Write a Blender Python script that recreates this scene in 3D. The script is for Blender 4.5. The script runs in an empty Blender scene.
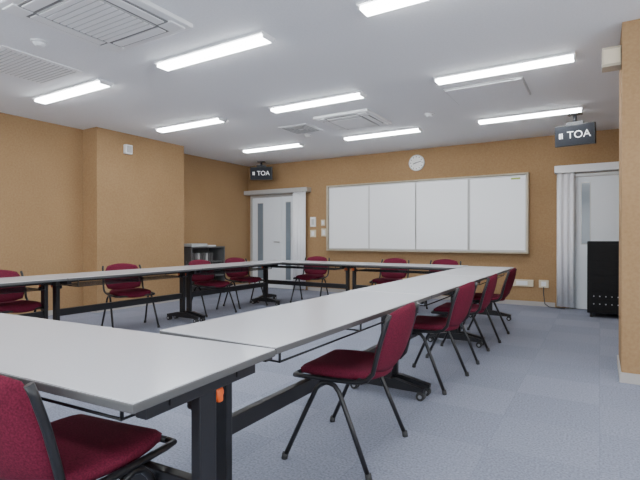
import bpy, bmesh, math
from mathutils import Vector, Matrix

H=2.70; CAMH=1.08; YB=8.14
scene=bpy.context.scene

# ---------------- materials ----------------
def nodes(name):
    m=bpy.data.materials.new(name); m.use_nodes=True
    nt=m.node_tree; b=nt.nodes['Principled BSDF']
    return m,nt,b
def plain(name,col,rough=0.5,metal=0.0,spec=0.5,noise=0.0,nscale=40,emis=None,estr=0):
    m,nt,b=nodes(name)
    b.inputs['Roughness'].default_value=rough
    b.inputs['Metallic'].default_value=metal
    b.inputs['Specular IOR Level'].default_value=spec
    b.inputs['Base Color'].default_value=(*col,1)
    if noise>0:
        tc=nt.nodes.new('ShaderNodeTexCoord'); n=nt.nodes.new('ShaderNodeTexNoise')
        n.inputs['Scale'].default_value=nscale; n.inputs['Detail'].default_value=4
        nt.links.new(tc.outputs['Object'],n.inputs['Vector'])
        r=nt.nodes.new('ShaderNodeValToRGB')
        r.color_ramp.elements[0].position=0.3; r.color_ramp.elements[1].position=0.7
        r.color_ramp.elements[0].color=(*[c*(1-noise) for c in col],1)
        r.color_ramp.elements[1].color=(*[min(1,c*(1+noise)) for c in col],1)
        nt.links.new(n.outputs['Fac'],r.inputs['Fac']); nt.links.new(r.outputs['Color'],b.inputs['Base Color'])
    if emis:
        b.inputs['Emission Color'].default_value=(*emis,1); b.inputs['Emission Strength'].default_value=estr
    return m
def wallmat(name,c1,c2):
    m,nt,b=nodes(name); b.inputs['Roughness'].default_value=0.85
    b.inputs['Specular IOR Level'].default_value=0.2
    tc=nt.nodes.new('ShaderNodeTexCoord')
    n=nt.nodes.new('ShaderNodeTexNoise'); n.inputs['Scale'].default_value=45; n.inputs['Detail'].default_value=4
    n2=nt.nodes.new('ShaderNodeTexNoise'); n2.inputs['Scale'].default_value=1.3; n2.inputs['Detail'].default_value=3
    nt.links.new(tc.outputs['Object'],n.inputs['Vector']); nt.links.new(tc.outputs['Object'],n2.inputs['Vector'])
    mx=nt.nodes.new('ShaderNodeMath'); mx.operation='ADD'
    m1=nt.nodes.new('ShaderNodeMath'); m1.operation='MULTIPLY'; m1.inputs[1].default_value=0.6
    m2=nt.nodes.new('ShaderNodeMath'); m2.operation='MULTIPLY'; m2.inputs[1].default_value=0.4
    nt.links.new(n.outputs['Fac'],m1.inputs[0]); nt.links.new(n2.outputs['Fac'],m2.inputs[0])
    nt.links.new(m1.outputs[0],mx.inputs[0]); nt.links.new(m2.outputs[0],mx.inputs[1])
    r=nt.nodes.new('ShaderNodeValToRGB'); r.color_ramp.elements[0].position=0.3; r.color_ramp.elements[1].position=0.7
    r.color_ramp.elements[0].color=(*c1,1); r.color_ramp.elements[1].color=(*c2,1)
    nt.links.new(mx.outputs[0],r.inputs['Fac']); nt.links.new(r.outputs['Color'],b.inputs['Base Color'])
    bp=nt.nodes.new('ShaderNodeBump'); bp.inputs['Strength'].default_value=0.06; bp.inputs['Distance'].default_value=0.01
    nt.links.new(n.outputs['Fac'],bp.inputs['Height']); nt.links.new(bp.outputs['Normal'],b.inputs['Normal'])
    return m
def carpet():
    m,nt,b=nodes('carpet_tile'); b.inputs['Roughness'].default_value=0.95; b.inputs['Specular IOR Level'].default_value=0.1
    tc=nt.nodes.new('ShaderNodeTexCoord')
    ck=nt.nodes.new('ShaderNodeTexChecker'); ck.inputs['Scale'].default_value=2.0
    ck.inputs['Color1'].default_value=(0.250,0.268,0.335,1); ck.inputs['Color2'].default_value=(0.268,0.287,0.357,1)
    nt.links.new(tc.outputs['Object'],ck.inputs['Vector'])
    n=nt.nodes.new('ShaderNodeTexNoise'); n.inputs['Scale'].default_value=90; n.inputs['Detail'].default_value=5
    nt.links.new(tc.outputs['Object'],n.inputs['Vector'])
    r=nt.nodes.new('ShaderNodeValToRGB'); r.color_ramp.elements[0].position=0.3; r.color_ramp.elements[1].position=0.7
    r.color_ramp.elements[0].color=(0.7,0.7,0.7,1); r.color_ramp.elements[1].color=(1.2,1.2,1.2,1)
    nt.links.new(n.outputs['Fac'],r.inputs['Fac'])
    br=nt.nodes.new('ShaderNodeTexBrick'); br.offset=0.0; br.inputs['Scale'].default_value=1.0
    br.inputs['Brick Width'].default_value=0.5; br.inputs['Row Height'].default_value=0.5; br.inputs['Mortar Size'].default_value=0.003
    br.inputs['Color1'].default_value=(1,1,1,1); br.inputs['Color2'].default_value=(0.93,0.93,0.93,1); br.inputs['Mortar'].default_value=(0.87,0.87,0.87,1)
    nt.links.new(tc.outputs['Object'],br.inputs['Vector'])
    a=nt.nodes.new('ShaderNodeMix'); a.data_type='RGBA'; a.blend_type='MULTIPLY'; a.inputs['Factor'].default_value=1
    nt.links.new(ck.outputs['Color'],a.inputs[6]); nt.links.new(r.outputs['Color'],a.inputs[7])
    c=nt.nodes.new('ShaderNodeMix'); c.data_type='RGBA'; c.blend_type='MULTIPLY'; c.inputs['Factor'].default_value=1
    nt.links.new(a.outputs[2],c.inputs[6]); nt.links.new(br.outputs['Color'],c.inputs[7])
    nt.links.new(c.outputs[2],b.inputs['Base Color'])
    bp=nt.nodes.new('ShaderNodeBump'); bp.inputs['Strength'].default_value=0.3; bp.inputs['Distance'].default_value=0.004
    nt.links.new(n.outputs['Fac'],bp.inputs['Height']); nt.links.new(bp.outputs['Normal'],b.inputs['Normal'])
    return m

M_wall=wallmat('tan_wallcloth',(0.305,0.188,0.092),(0.395,0.252,0.130))
M_ceil=plain('ceiling_board',(0.82,0.83,0.85),0.9,noise=0.03,nscale=60,spec=0.1)
M_floor=carpet()
M_white=plain('white_paint',(0.82,0.83,0.84),0.45)
M_grille=plain('grille_grey',(0.50,0.51,0.51),0.6)
M_slot=plain('slot_dark',(0.22,0.22,0.22),0.8)
M_lamp=plain('lamp_diffuser',(0.9,0.9,0.9),0.4,emis=(0.95,0.98,1.0),estr=32)
M_top=plain('table_laminate',(0.54,0.55,0.58),0.20,noise=0.03,nscale=150)
M_edge=plain('table_edge',(0.09,0.09,0.09),0.45)
M_black=plain('black_steel',(0.010,0.010,0.012),0.38)
M_rubber=plain('rubber',(0.03,0.03,0.03),0.7)
M_chrome=plain('caster_metal',(0.5,0.5,0.52),0.3,metal=1)
M_red=plain('burgundy_fabric',(0.120,0.010,0.028),0.85,noise=0.35,nscale=180,spec=0.2)
M_orange=plain('orange_knob',(0.65,0.11,0.02),0.4)
M_board=plain('whiteboard_enamel',(0.90,0.92,0.94),0.22)
M_wood=plain('pale_frame',(0.45,0.39,0.29),0.5,noise=0.10,nscale=12)
M_alu=plain('aluminium',(0.55,0.55,0.54),0.4,metal=0.4)
M_curt=plain('curtain_cloth',(0.85,0.85,0.87),0.9,noise=0.03)
M_door=plain('door_paint',(0.78,0.82,0.86),0.4)
M_glass=plain('door_glass',(0.20,0.24,0.28),0.12)
M_beige=plain('beige_plastic',(0.68,0.60,0.45),0.5)
M_base=plain('baseboard_vinyl',(0.42,0.40,0.38),0.6)
M_dark=plain('dark_plastic',(0.03,0.033,0.04),0.3)
M_rack=plain('rack_black',(0.010,0.010,0.011),0.65,spec=0.2)
M_cab=plain('grey_cabinet',(0.10,0.10,0.10),0.5)
M_txt=plain('logo_white',(0.8,0.8,0.8),0.5,emis=(1,1,1),estr=0.4)
M_green=plain('green_tag',(0.35,0.45,0.10),0.5)
M_face=plain('clock_face',(0.85,0.85,0.83),0.4)

# ---------------- mesh builder ----------------
class MB:
    def __init__(s): s.bm=bmesh.new(); s.mats=[]
    def mi(s,m):
        if m not in s.mats: s.mats.append(m)
        return s.mats.index(m)
    def _tag(s,faces,m,smooth=False):
        i=s.mi(m)
        for f in faces: f.material_index=i; f.smooth=smooth
    def box(s,x0,x1,y0,y1,z0,z1,m,bev=0.0):
        r=bmesh.ops.create_cube(s.bm,size=1.0)
        for v in r['verts']:
            v.co=Vector(((x0+x1)/2+v.co.x*(x1-x0),(y0+y1)/2+v.co.y*(y1-y0),(z0+z1)/2+v.co.z*(z1-z0)))
        fs=set(f for v in r['verts'] for f in v.link_faces)
        s._tag(fs,m)
        if bev>0:
            es=list(set(e for v in r['verts'] for e in v.link_edges))
            rr=bmesh.ops.bevel(s.bm,geom=es,offset=bev,segments=2,profile=0.6,affect='EDGES')
            s._tag(rr['faces'],m)
        return r
    def cyl(s,p0,p1,rad,m,seg=16,rad2=None):
        p0=Vector(p0);p1=Vector(p1);d=p1-p0
        mat=Matrix.Translation((p0+p1)/2)@d.to_track_quat('Z','Y').to_matrix().to_4x4()
        r=bmesh.ops.create_cone(s.bm,cap_ends=True,segments=seg,radius1=rad,radius2=rad if rad2 is None else rad2,depth=d.length,matrix=mat)
        fs=set(f for v in r['verts'] for f in v.link_faces)
        s._tag(fs,m)
        for f in fs: f.smooth=len(f.verts)==4
    def tube(s,pts,rad,m,seg=10):
        pts=[Vector(p) for p in pts]; rings=[]
        up=None
        for i,p in enumerate(pts):
            if i==0: t=pts[1]-pts[0]
            elif i==len(pts)-1: t=pts[-1]-pts[-2]
            else: t=(pts[i+1]-pts[i]).normalized()+(pts[i]-pts[i-1]).normalized()
            t.normalize()
            if up is None:
                up=t.orthogonal().normalized()
            up=(up-t*up.dot(t)).normalized(); sd=t.cross(up)
            rings.append([s.bm.verts.new(p+(up*math.cos(a)+sd*math.sin(a))*rad) for a in [2*math.pi*k/seg for k in range(seg)]])
        fs=[]
        for a,b in zip(rings,rings[1:]):
            for k in range(seg):
                fs.append(s.bm.faces.new((a[k],a[(k+1)%seg],b[(k+1)%seg],b[k])))
        s._tag(fs,m,True)
        caps=[s.bm.faces.new(list(reversed(rings[0]))),s.bm.faces.new(rings[-1])]
        s._tag(caps,m)
    def grid_slab(s,fn_top,fn_bot,nu,nv,m,m2=None):
        T=[[s.bm.verts.new(fn_top(i/nu,j/nv)) for j in range(nv+1)] for i in range(nu+1)]
        B=[[s.bm.verts.new(fn_bot(i/nu,j/nv)) for j in range(nv+1)] for i in range(nu+1)]
        ft=[];fb=[]
        for i in range(nu):
            for j in range(nv):
                ft.append(s.bm.faces.new((T[i][j],T[i+1][j],T[i+1][j+1],T[i][j+1])))
                fb.append(s.bm.faces.new((B[i][j+1],B[i+1][j+1],B[i+1][j],B[i][j])))
        e=[]
        for i in range(nu):
            e.append(s.bm.faces.new((T[i+1][0],T[i][0],B[i][0],B[i+1][0])))
            e.append(s.bm.faces.new((T[i][nv],T[i+1][nv],B[i+1][nv],B[i][nv])))
        for j in range(nv):
            e.append(s.bm.faces.new((T[0][j],T[0][j+1],B[0][j+1],B[0][j])))
            e.append(s.bm.faces.new((T[nu][j+1],T[nu][j],B[nu][j],B[nu][j+1])))
        s._tag(ft,m,True); s._tag(fb,m2 or m,True); s._tag(e,m2 or m,True)
    def mesh(s,name):
        me=bpy.data.meshes.new(name)
        bmesh.ops.recalc_face_normals(s.bm,faces=s.bm.faces[:])
        s.bm.to_mesh(me); s.bm.free()
        for m in s.mats: me.materials.append(m)
        return me
    def obj(s,name,loc=(0,0,0),rz=0):
        return place(s.mesh(name),name,loc,rz)
def place(me,name,loc=(0,0,0),rz=0):
    o=bpy.data.objects.new(name,me); o.location=loc; o.rotation_euler=(0,0,rz)
    scene.collection.objects.link(o); return o
def boxobj(name,x0,x1,y0,y1,z0,z1,m,bev=0):
    b=MB(); b.box(x0,x1,y0,y1,z0,z1,m,bev); return b.obj(name)

# ---------------- room shell ----------------
XR=3.2; YF=-3.0
boxobj('floor',-7.1,XR+.2,YF-.2,YB+.2,-0.1,0,M_floor)
boxobj('ceiling',-7.1,XR+.2,YF-.2,YB+.2,H,H+0.1,M_ceil)
boxobj('wall_back',-7.1,0.6,YB,YB+.2,0,H,M_wall)
boxobj('wall_left',-7.0,-6.8,YF-.2,YB,0,H,M_wall)
boxobj('wall_left_near',-6.8,-6.6,YF,4.1,0,H,M_wall)
boxobj('wall_pillar_left',-6.8,-6.26,4.1,5.75,0,H,M_wall)
boxobj('wall_right_column',0.14,XR+.2,4.15,4.75,0,H,M_wall)
boxobj('wall_right',0.5,0.6,4.75,YB,0,H,M_wall)
def window_wall(name,horizontal,const,a0,a1,th):
    b=MB()
    def bx(u0,u1,z0,z1,m,t0=0,t1=th):
        if horizontal: b.box(u0,u1,const+t0,const+t1,z0,z1,m)
        else: b.box(const+t0,const+t1,u0,u1,z0,z1,m)
    bx(a0,a1,0,0.8,M_wall); bx(a0,a1,2.35,H,M_wall)
    n=int((a1-a0)//2.2); w=(a1-a0)/n
    for i in range(n+1):
        c=a0+i*w; bx(max(a0,c-.2),min(a1,c+.2),0.8,2.35,M_wall)
    for i in range(n):
        u0=a0+i*w+.2; u1=a0+(i+1)*w-.2
        for (p,q,r,t) in [(u0,u1,.8,.84),(u0,u1,2.31,2.35),(u0,u0+.04,.84,2.31),(u1-.04,u1,.84,2.31),((u0+u1)/2-.025,(u0+u1)/2+.025,.84,2.31)]:
            bx(p,q,r,t,M_alu,th*.3,th*.6)
    b.obj(name)
window_wall('wall_window_rear',True,YF-.2,-6.8,XR,.2)
window_wall('wall_window_right',False,XR,YF,4.15,.2)
boxobj('baseboard_back',-5.2,-0.6,YB-.012,YB,0,.07,M_base)
boxobj('baseboard_left',-6.6,-6.588,YF,4.09,0,.07,M_base)
b=MB(); b.box(-6.272,-6.248,4.09,5.76,0,.07,M_base); b.box(-6.6,-6.26,4.088,4.1,0,.07,M_base); b.obj('baseboard_pillar')
boxobj('baseboard_left_far',-6.8,-6.788,5.76,YB,0,.07,M_base)
b=MB(); b.box(0.128,XR,4.138,4.15,0,.075,M_base); b.box(.128,.14,4.15,4.75,0,.075,M_base); b.obj('baseboard_right')

# ---------------- ceiling lights ----------------
b=MB()
b.box(-.625,.625,-.09,.09,-.018,0,M_white); b.box(-.61,.61,-.062,.062,-.042,-.018,M_lamp,0.008)
b.box(-.625,-.61,-.065,.065,-.044,-.018,M_white); b.box(.61,.625,-.065,.065,-.044,-.018,M_white)
lm=b.mesh('ceiling_light')
for y in (6.6,4.67,2.95,1.1,-.8):
    for x in (-4.97,-2.88,-.81):
        place(lm,'ceiling_light',(x,y,H))
for y in (1.1,-.8): place(lm,'ceiling_light',(1.5,y,H))

# ---------------- AC cassettes ----------------
b=MB()
b.box(-.47,.47,-.47,.47,-.035,0,M_white,0.01)
b.box(-.40,.40,-.40,.40,-.042,-.03,M_slot)
b.box(-.28,.28,-.28,.28,-.05,-.03,M_grille,.006)
for i in range(11):
    y=-.25+i*.05; b.box(-.27,.27,y-.018,y+.018,-.056,-.048,M_white)
for a in (-1,1):
    b.box(-.27,.27,a*.345-.04,a*.345+.04,-.05,-.038,M_white,.006)
    b.box(a*.345-.04,a*.345+.04,-.27,.27,-.05,-.038,M_white,.006)
for sx in (-1,1):
    for sy in (-1,1): b.box(sx*.36-.07,sx*.36+.07,sy*.36-.07,sy*.36+.07,-.047,-.03,M_white,.01)
ac=b.mesh('ceiling_air_conditioner')
o=place(ac,'ceiling_air_conditioner',(-2.88,5.65,H)); o.scale=(.85,.85,1)
place(ac,'ceiling_air_conditioner',(-3.1,2.04,H))
b=MB(); b.box(-.24,.24,-.24,.24,-.012,0,M_white,.004)
for k in range(4):
    r=.2-.045*k
    for (x0,x1,y0,y1) in [(-r,r,r-.02,r),(-r,r,-r,-r+.02),(-r,-r+.02,-r,r),(r-.02,r,-r,r)]: b.box(x0,x1,y0,y1,-.018,-.01,M_grille)
b.obj('ceiling_vent',(-3.78,5.72,H))
b=MB(); b.box(-.40,.40,-.33,.33,-.010,0,M_grille,.003); b.box(-.385,.385,-.315,.315,-.022,-.010,M_ceil,.003); b.obj('ceiling_access_panel',(-1.06,5.35,H))
b=MB(); b.box(-.36,.36,-.36,.36,-.01,0,M_white,.003)
for k in range(16):
    y=-.31+k*.041; b.box(-.32,.32,y-.004,y+.004,-.013,-.008,M_grille)
b.obj('ceiling_return_grille',(-4.65,2.32,H))
b=MB(); b.cyl((0,0,-.015),(0,0,0),.065,M_white,24); b.cyl((0,0,-.045),(0,0,-.015),.03,M_white,24,.05); sd=b.mesh('smoke_detector')
for p in [(-3.95,2.08),(-3.9,6.1),(-1.9,5.9)]: place(sd,'smoke_detector',(p[0],p[1],H))

# ---------------- hanging monitors ----------------
M_glassd=plain('screen_glass',(0.025,0.028,0.035),0.6,spec=0.2)
def monitor(loc,rz,tilt=-.2,drop=.29):
    e=bpy.data.objects.new('ceiling_monitor',None); scene.collection.objects.link(e); e.location=loc; e.rotation_euler=(0,0,rz)
    b=MB(); b.box(-.08,.08,-.05,.05,-.02,0,M_dark); b.cyl((0,0,-.02),(0,0,-drop+.15),.022,M_dark); b.box(-.1,.1,-.03,.03,-drop+.13,-drop+.17,M_dark,.005)
    br=b.obj('bracket'); br.parent=e
    b=MB(); b.box(-.235,.235,-.03,.04,-.135,.135,M_black,.008); b.box(-.22,.22,-.034,-.029,-.12,.12,M_glassd)
    s=b.obj('screen_body',(0,0,-drop)); s.rotation_euler=(tilt,0,0); s.parent=e
    cu=bpy.data.curves.new('logo','FONT'); cu.body='TOA'; cu.size=.13; cu.align_x='CENTER'; cu.align_y='CENTER'; cu.extrude=.0005
    t=bpy.data.objects.new('logo_text',cu); scene.collection.objects.link(t); t.data.materials.append(M_txt)
    t.location=(.05,-.0365,0); t.rotation_euler=(math.pi/2,0,0); t.parent=s
    b=MB(); b.box(-.18,-.16,-.037,-.0345,-.035,.035,M_txt); b.box(-.15,-.135,-.037,-.0345,-.035,.035,M_txt)
    g=b.obj('logo_mark'); g.parent=s
monitor((-.28,6.86,H),math.radians(-8),tilt=.12,drop=.28); monitor((-6.12,7.75,H),math.radians(25),tilt=.1,drop=.25)

# ---------------- whiteboard ----------------
b=MB(); x0,x1,z0,z1=-4.68,-1.0,.86,2.11; y=YB
b.box(x0,x1,y-.03,y-.001,z0,z1,M_alu)
b.box(x0-.025,x0+.010,y-.10,y-.001,z0-.025,z1+.025,M_wood,.004); b.box(x1-.010,x1+.025,y-.10,y-.001,z0-.025,z1+.025,M_wood,.004)
b.box(x0,x1,y-.10,y-.001,z1-.0,z1+.025,M_wood,.004); b.box(x0,x1,y-.13,y-.001,z0-.025,z0,M_wood,.004)
w=(x1-x0)/4
for i in range(4):
    yy=y-.055 if i in (0,3) else y-.085
    a=x0+.012+i*w-(.02 if i in(1,2) else 0); c=x0+(i+1)*w-.012+(.02 if i in(1,2) else 0)
    a=max(a,x0+.014); c=min(c,x1-.014)
    b.box(a,c,yy-.008,yy+.008,z0+.01,z1-.01,M_alu,.002)
    b.box(a+.018,c-.018,yy-.011,yy-.006,z0+.03,z1-.03,M_board)
b.box(x1-.24,x1-.10,y-.069,y-.064,z1-.075,z1-.045,M_green)
b.obj('sliding_whiteboard')
b=MB(); c=(-2.85,YB,2.45)
b.cyl((c[0],YB-.035,c[2]),(c[0],YB-.001,c[2]),.145,M_alu,40); b.cyl((c[0],YB-.038,c[2]),(c[0],YB-.03,c[2]),.128,M_face,40)
for k in range(12):
    a=k*math.pi/6; b.cyl((c[0]+.108*math.sin(a),YB-.041,c[2]+.108*math.cos(a)),(c[0]+.108*math.sin(a),YB-.036,c[2]+.108*math.cos(a)),.009,M_dark,8)
b.tube([(c[0],YB-.043,c[2]),(c[0]-.06,YB-.043,c[2]-.02)],.007,M_dark,6); b.tube([(c[0],YB-.045,c[2]),(c[0]+.09,YB-.045,c[2]+.02)],.005,M_dark,6)
b.obj('wall_clock')

# ---------------- doors + curtains ----------------
def curtain(name,xa,xb,yc,z0,z1,amp=.022,waves=4):
    b=MB(); n=waves*10
    pts=[(xa+(xb-xa)*i/n, yc+amp*math.sin(2*math.pi*waves*i/n)) for i in range(n+1)]
    zs=[z0,z0+.5*(z1-z0),z1]
    F=[[b.bm.verts.new((x,yy,z)) for x,yy in pts] for z in zs]
    G=[[b.bm.verts.new((x,yy+.006,z)) for x,yy in pts] for z in zs]
    fs=[]
    for L,flip in ((F,0),(G,1)):
        for j in range(2):
            for i in range(n):
                q=(L[j][i],L[j][i+1],L[j+1][i+1],L[j+1][i]); fs.append(b.bm.faces.new(q if not flip else q[::-1]))
    for j in range(2):
        for i in (0,n): fs.append(b.bm.faces.new((F[j][i],F[j+1][i],G[j+1][i],G[j][i])))
    for i in range(n):
        for j in (0,2): fs.append(b.bm.faces.new((F[j][i],F[j][i+1],G[j][i+1],G[j][i])))
    b._tag(fs,M_curt,True); b.obj(name)
def door(name,xa,xm,xb,z1,glass):
    b=MB(); y=YB-.001
    b.box(xa-.05,xa,y-.04,y,0,z1+.05,M_alu,.004); b.box(xb,xb+.05,y-.04,y,0,z1+.05,M_alu,.004); b.box(xa,xb,y-.04,y,z1,z1+.05,M_alu,.004)
    for u,v in ((xa,xm),(xm,xb)):
        if v-u>.05: b.box(u+.004,v-.004,y-.025,y,.005,z1-.004,M_door,.003)
    for (u,v,p,q) in glass: b.box(u-.012,v+.012,y-.03,y-.02,p-.012,q+.012,M_alu); b.box(u,v,y-.033,y-.022,p,q,M_glass)
    hx=xm-.07 if xm-xa>.3 else xb-.07
    b.cyl((hx,y-.07,1.0),(hx,y-.02,1.0),.012,M_chrome,10); b.box(hx-.11,hx+.01,y-.08,y-.062,.99,1.01,M_chrome,.004)
    b.obj(name)
door('door_1',-6.66,-5.85,-5.42,1.98,[(-6.50,-6.36,.2,1.85),(-5.74,-5.62,.2,1.85)])
door('door_2',-.36,.42,.42,2.02,[(-.24,-.13,1.0,1.92)])
boxobj('trim_curtain_box_left',-6.78,-5.12,YB-.18,YB-.001,2.04,2.13,M_alu,.004)
boxobj('trim_curtain_box_right',-.60,.48,YB-.18,YB-.001,2.08,2.19,M_white,.004)
curtain('curtain',-5.50,-5.18,YB-.13,.03,2.04,amp=.03,waves=4)
curtain('curtain',-.57,-.33,YB-.13,.03,2.08,waves=3)

def plate(name,x,z,w,h,m,d=.02,y=YB-.001):
    b=MB(); b.box(x-w/2,x+w/2,y-d,y,z-h/2,z+h/2,m,.003); b.box(x-w*.25,x+w*.25,y-d-.004,y-d+.001,z-h*.3,z+h*.3,M_white if m is not M_white else M_grille); b.obj(name)
plate('light_switch_panel',-5.07,1.42,.13,.2,M_white); plate('light_switch_panel',-5.07,1.18,.13,.15,M_beige)
plate('wall_thermostat',-4.83,1.40,.09,.12,M_beige); plate('wall_intercom',-4.8,1.2,.12,.16,M_beige,.035)
plate('wall_outlet_box',-1.08,.36,.34,.11,M_beige,.03); plate('wall_outlet_box',-.76,.36,.14,.12,M_beige,.03)
b=MB(); b.box(-6.26,-6.20,4.54,4.66,2.38,2.52,M_white,.006); b.box(-6.2,-6.19,4.56,4.64,2.40,2.50,M_grille,.003); b.obj('wall_sensor_box')
b=MB(); b.box(.01,.139,4.2,4.34,2.40,2.55,M_wood,.006); b.box(.02,.13,4.194,4.202,2.42,2.53,M_beige); b.obj('wall_speaker')
b=MB(); b.tube([(-.76,YB-.03,.31),(-.76,YB-.05,.2),(-.74,YB-.06,.05),(-.68,YB-.1,.012),(-.45,YB-.2,.012)],.007,M_dark,6); b.obj('power_cable')

# ---------------- AV rack ----------------
b=MB()
b.box(-.15,.42,7.35,7.85,.06,1.04,M_rack,.008); b.box(-.12,.39,7.338,7.352,.10,1.0,M_rack,.004)
for k in range(8):
    z=.16+k*.105; b.box(-.10,.37,7.330,7.34,z,z+.098,M_rack,.002)
for k in range(2):
    for j in range(6): b.cyl((-.07+j*.07,7.322,.19+k*.105),(-.07+j*.07,7.332,.19+k*.105),.008,M_chrome,8)
for sx in(-.1,.37):
    for sy in (7.4,7.8): b.cyl((sx-.015,sy,.03),(sx+.015,sy,.03),.03,M_rubber,14); b.box(sx-.01,sx+.01,sy-.01,sy+.01,.03,.065,M_chrome)
b.obj('audio_rack')
b=MB(); X0,X1,Y0,Y1=-6.78,-6.36,6.02,6.9
b.box(X0,X1,Y0,Y0+.02,0,.92,M_cab); b.box(X0,X1,Y1-.02,Y1,0,.92,M_cab); b.box(X0,X1,Y0,Y1,.9,.925,M_cab,.003)
b.box(X0,X0+.015,Y0,Y1,.03,.9,M_cab)
for z in (.06,.35,.62): b.box(X0,X1-.01,Y0+.02,Y1-.02,z,z+.02,M_cab)
for k in range(9): b.box(X0+.05,X1-.12,Y0+.06+k*.07,Y0+.11+k*.07,.64,.80,M_cab if k%3 else M_grille)
b.box(X0+.05,X1-.1,Y0+.1,Y0+.5,.925,.98,M_grille,.005); b.box(X0+.08,X1-.12,Y0+.55,Y0+.75,.925,.95,M_white)
b.obj('side_bookshelf')

# ---------------- table ----------------
def table_mesh(L,W=.6):
    b=MB(); h=.70
    b.box(-L/2,L/2,-W/2,W/2,h-.026,h-.003,M_edge,.004)
    b.box(-L/2+.003,L/2-.003,-W/2+.003,W/2-.003,h-.006,h,M_top,.0015)
    for yy in (-.14,.14): b.box(-L/2+.03,L/2-.03,yy-.015,yy+.015,h-.056,h-.026,M_black)
    for sx in (-1,1):
        x=sx*(L/2-.055)
        b.box(x-.02,x+.02,-W/2+.07,W/2-.07,h-.07,h-.028,M_black,.004)
        b.box(x-.018,x+.018,-.036,.036,.10,h-.05,M_black,.006)
        pts=[(-W/2+.03,.055),(W/2-.03,.055),(W/2-.03,.08),(.07,.12),(-.07,.12),(-W/2+.03,.08)]
        lo=[b.bm.verts.new((x-.022,p,q)) for p,q in pts]; hi=[b.bm.verts.new((x+.022,p,q)) for p,q in pts]
        fs=[b.bm.faces.new(lo[::-1]),b.bm.faces.new(hi)]
        for k in range(6): fs.append(b.bm.faces.new((lo[k],lo[(k+1)%6],hi[(k+1)%6],hi[k])))
        b._tag(fs,M_black)
        for sy in (-1,1):
            yc=sy*(W/2-.055)
            b.cyl((x,yc,.03),(x,yc,.07),.009,M_chrome,10)
            for q in (-.014,.014): b.cyl((x+q-.009,yc,.028),(x+q+.009,yc,.028),.028,M_rubber,18)
            for q in (-.014,.014): b.cyl((x+q-.0105,yc,.028),(x+q+.0105,yc,.028),.013,M_chrome,12)
            b.box(x-.026,x+.026,yc-.018,yc+.018,.05,.06,M_rubber,.003)
        b.cyl((x-sx*.01,.0,h-.11),(x-sx*.05,.0,h-.11),.018,M_black,12)
        b.cyl((x,.036,h-.085),(x,.066,h-.085),.020,M_orange,14); b.box(x-.022,x+.022,.042,.062,h-.112,h-.072,M_orange,.005)
    b.box(-L/2+.07,L/2-.07,-.018,.018,.30,.37,M_black,.004)
    for yy in (-.2,-.1,.0,.1,.2):
        b.tube([(-L/2+.16,yy,h-.10),(L/2-.16,yy,h-.10)],.0045,M_black,6)
    for xx in (-L/2+.16,0,L/2-.16):
        b.tube([(xx,-.2,h-.04),(xx,-.2,h-.10),(xx,.2,h-.10),(xx,.2,h-.04)],.006,M_black,6)
    return b.mesh('folding_table')
T175=table_mesh(1.745); T170=table_mesh(1.695)
q=math.pi/2
a=math.radians(3.5); cx,cy=-.918,.69
ux,uy=math.cos(a),math.sin(a); vx,vy=-uy,ux
for i in range(2):
    L=.8725+1.75*i
    place(T175,'folding_table',(cx-ux*L+vx*.3, cy-uy*L+vy*.3,0),a)
for i in range(3): place(T175,'folding_table',(-1.265,1.30+.875+1.75*i,0),-q)
for i in range(3): place(T175,'folding_table',(-4.65,.8+.875+1.75*i,0),q)
for i in range(2): place(T170,'folding_table',(-1.585-.85-1.7*i,6.37,0),math.pi)

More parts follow.
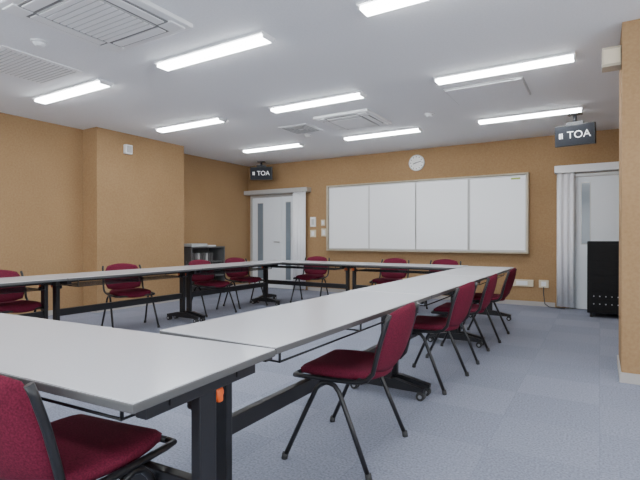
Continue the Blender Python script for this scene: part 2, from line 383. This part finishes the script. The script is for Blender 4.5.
# ---------------- chair (faces +Y local) ----------------
def chair_mesh():
    b=MB()
    def sq(u,v,k=0.35):
        a=2*u-1; c=2*v-1
        x=a*math.sqrt(max(0,1-k*c*c)); y=c*math.sqrt(max(0,1-k*a*a)); return x,y
    def st(u,v,off):
        x,y=sq(u,v); r=max(abs(2*u-1),abs(2*v-1))
        X=x*.225*(1+.04*y); Y=y*.225
        z=.445-.012*math.cos(x*math.pi/2)+(-.02 if y>0.7 else 0)*((y-.7)/.3 if y>.7 else 0)+.015*max(0,-y-.5)
        ed=(1-r**6)
        if off>0: return Vector((X*(1 if r<1 else .985),Y,z+.022*ed))
        return Vector((X*.97,Y*.97,z-.028))
    b.grid_slab(lambda u,v:st(u,v,1),lambda u,v:st(u,v,-1),14,14,M_red,M_red)
    def bk(u,v,off):
        x,w=sq(u,v,.32); r=max(abs(2*u-1),abs(2*v-1)); ed=1-r**6
        X=x*.222*(1-.05*w); t=(w+1)/2
        Z=.440+t*.325
        Y=-.225-t*.10-.015*math.sin(t*math.pi)-.0+.045*(x*x)
        n=Vector((0,.95,.28))
        p=Vector((X,Y,Z))
        return p+n*(.018*ed+.004) if off>0 else p-n*(.012*ed+.004)
    b.grid_slab(lambda u,v:bk(u,v,1),lambda u,v:bk(u,v,-1),14,14,M_red,M_red)
    R=.0115
    for s in (-1,1):
        X=s*.235
        b.tube([(s*.19,.20,.405),(X-s*.01,.19,.408),(X,.14,.412),(X,-.02,.415),(X,-.14,.42),(X,-.195,.435),(X,-.225,.47),(X,-.245,.55),(s*.232,-.262,.62),(s*.228,-.29,.71),(s*.222,-.30,.74)],R,M_black)
        fx=s*.262
        b.tube([(fx,.225,.012),(s*.25,.12,.24),(s*.243,.06,.365),(s*.24,.035,.392),(s*.24,.0,.402),(s*.24,-.035,.392),(s*.243,-.06,.365),(s*.25,-.125,.22),(fx,-.215,.012)],R,M_black)
        b.cyl((fx,.228,0),(fx,.222,.03),.015,M_rubber,12); b.cyl((fx,-.218,0),(fx,-.212,.03),.015,M_rubber,12)
    b.tube([(-.19,.20,.405),(.19,.20,.405)],R,M_black)
    b.tube([(-.24,.0,.398),(.24,.0,.398)],R*.9,M_black); b.tube([(-.235,-.14,.418),(.235,-.14,.418)],R*.9,M_black)
    b.box(-.17,.17,-.15,.17,.405,.42,M_black,.004)
    return b.mesh('stacking_chair')
CH=chair_mesh()
d=math.radians
chairs=[(-1.11,2.13,q+d(3)),(-1.12,3.46,q-d(3)),(-1.12,4.36,q+d(2)),(-1.10,5.32,q),
        (-1.40,.84,d(8)),
        (-4.87,3.62,-q+d(-18)),(-4.85,2.30,-q),(-4.80,4.93,-q+d(-8)),(-4.86,5.74,-q+d(-14)),
        (-4.22,6.68,math.pi+d(8)),(-2.80,6.68,math.pi),(-2.0,6.7,math.pi)]
for x,y,r in chairs: place(CH,'stacking_chair',(x,y,0),r)

# ---------------- world ----------------
w=bpy.data.worlds.new('World'); scene.world=w; w.use_nodes=True
bg=w.node_tree.nodes['Background']; bg.inputs['Color'].default_value=(0.86,0.93,1.0,1); bg.inputs['Strength'].default_value=7.0

# ---------------- camera ----------------
cam=bpy.data.cameras.new('Camera'); co=bpy.data.objects.new('Camera',cam); scene.collection.objects.link(co)
cam.sensor_width=36; cam.lens=464/640*36; cam.clip_start=.02
co.location=(0,0,CAMH); co.rotation_euler=(math.radians(90)-math.radians(.2),0,math.radians(31.1))
scene.camera=co
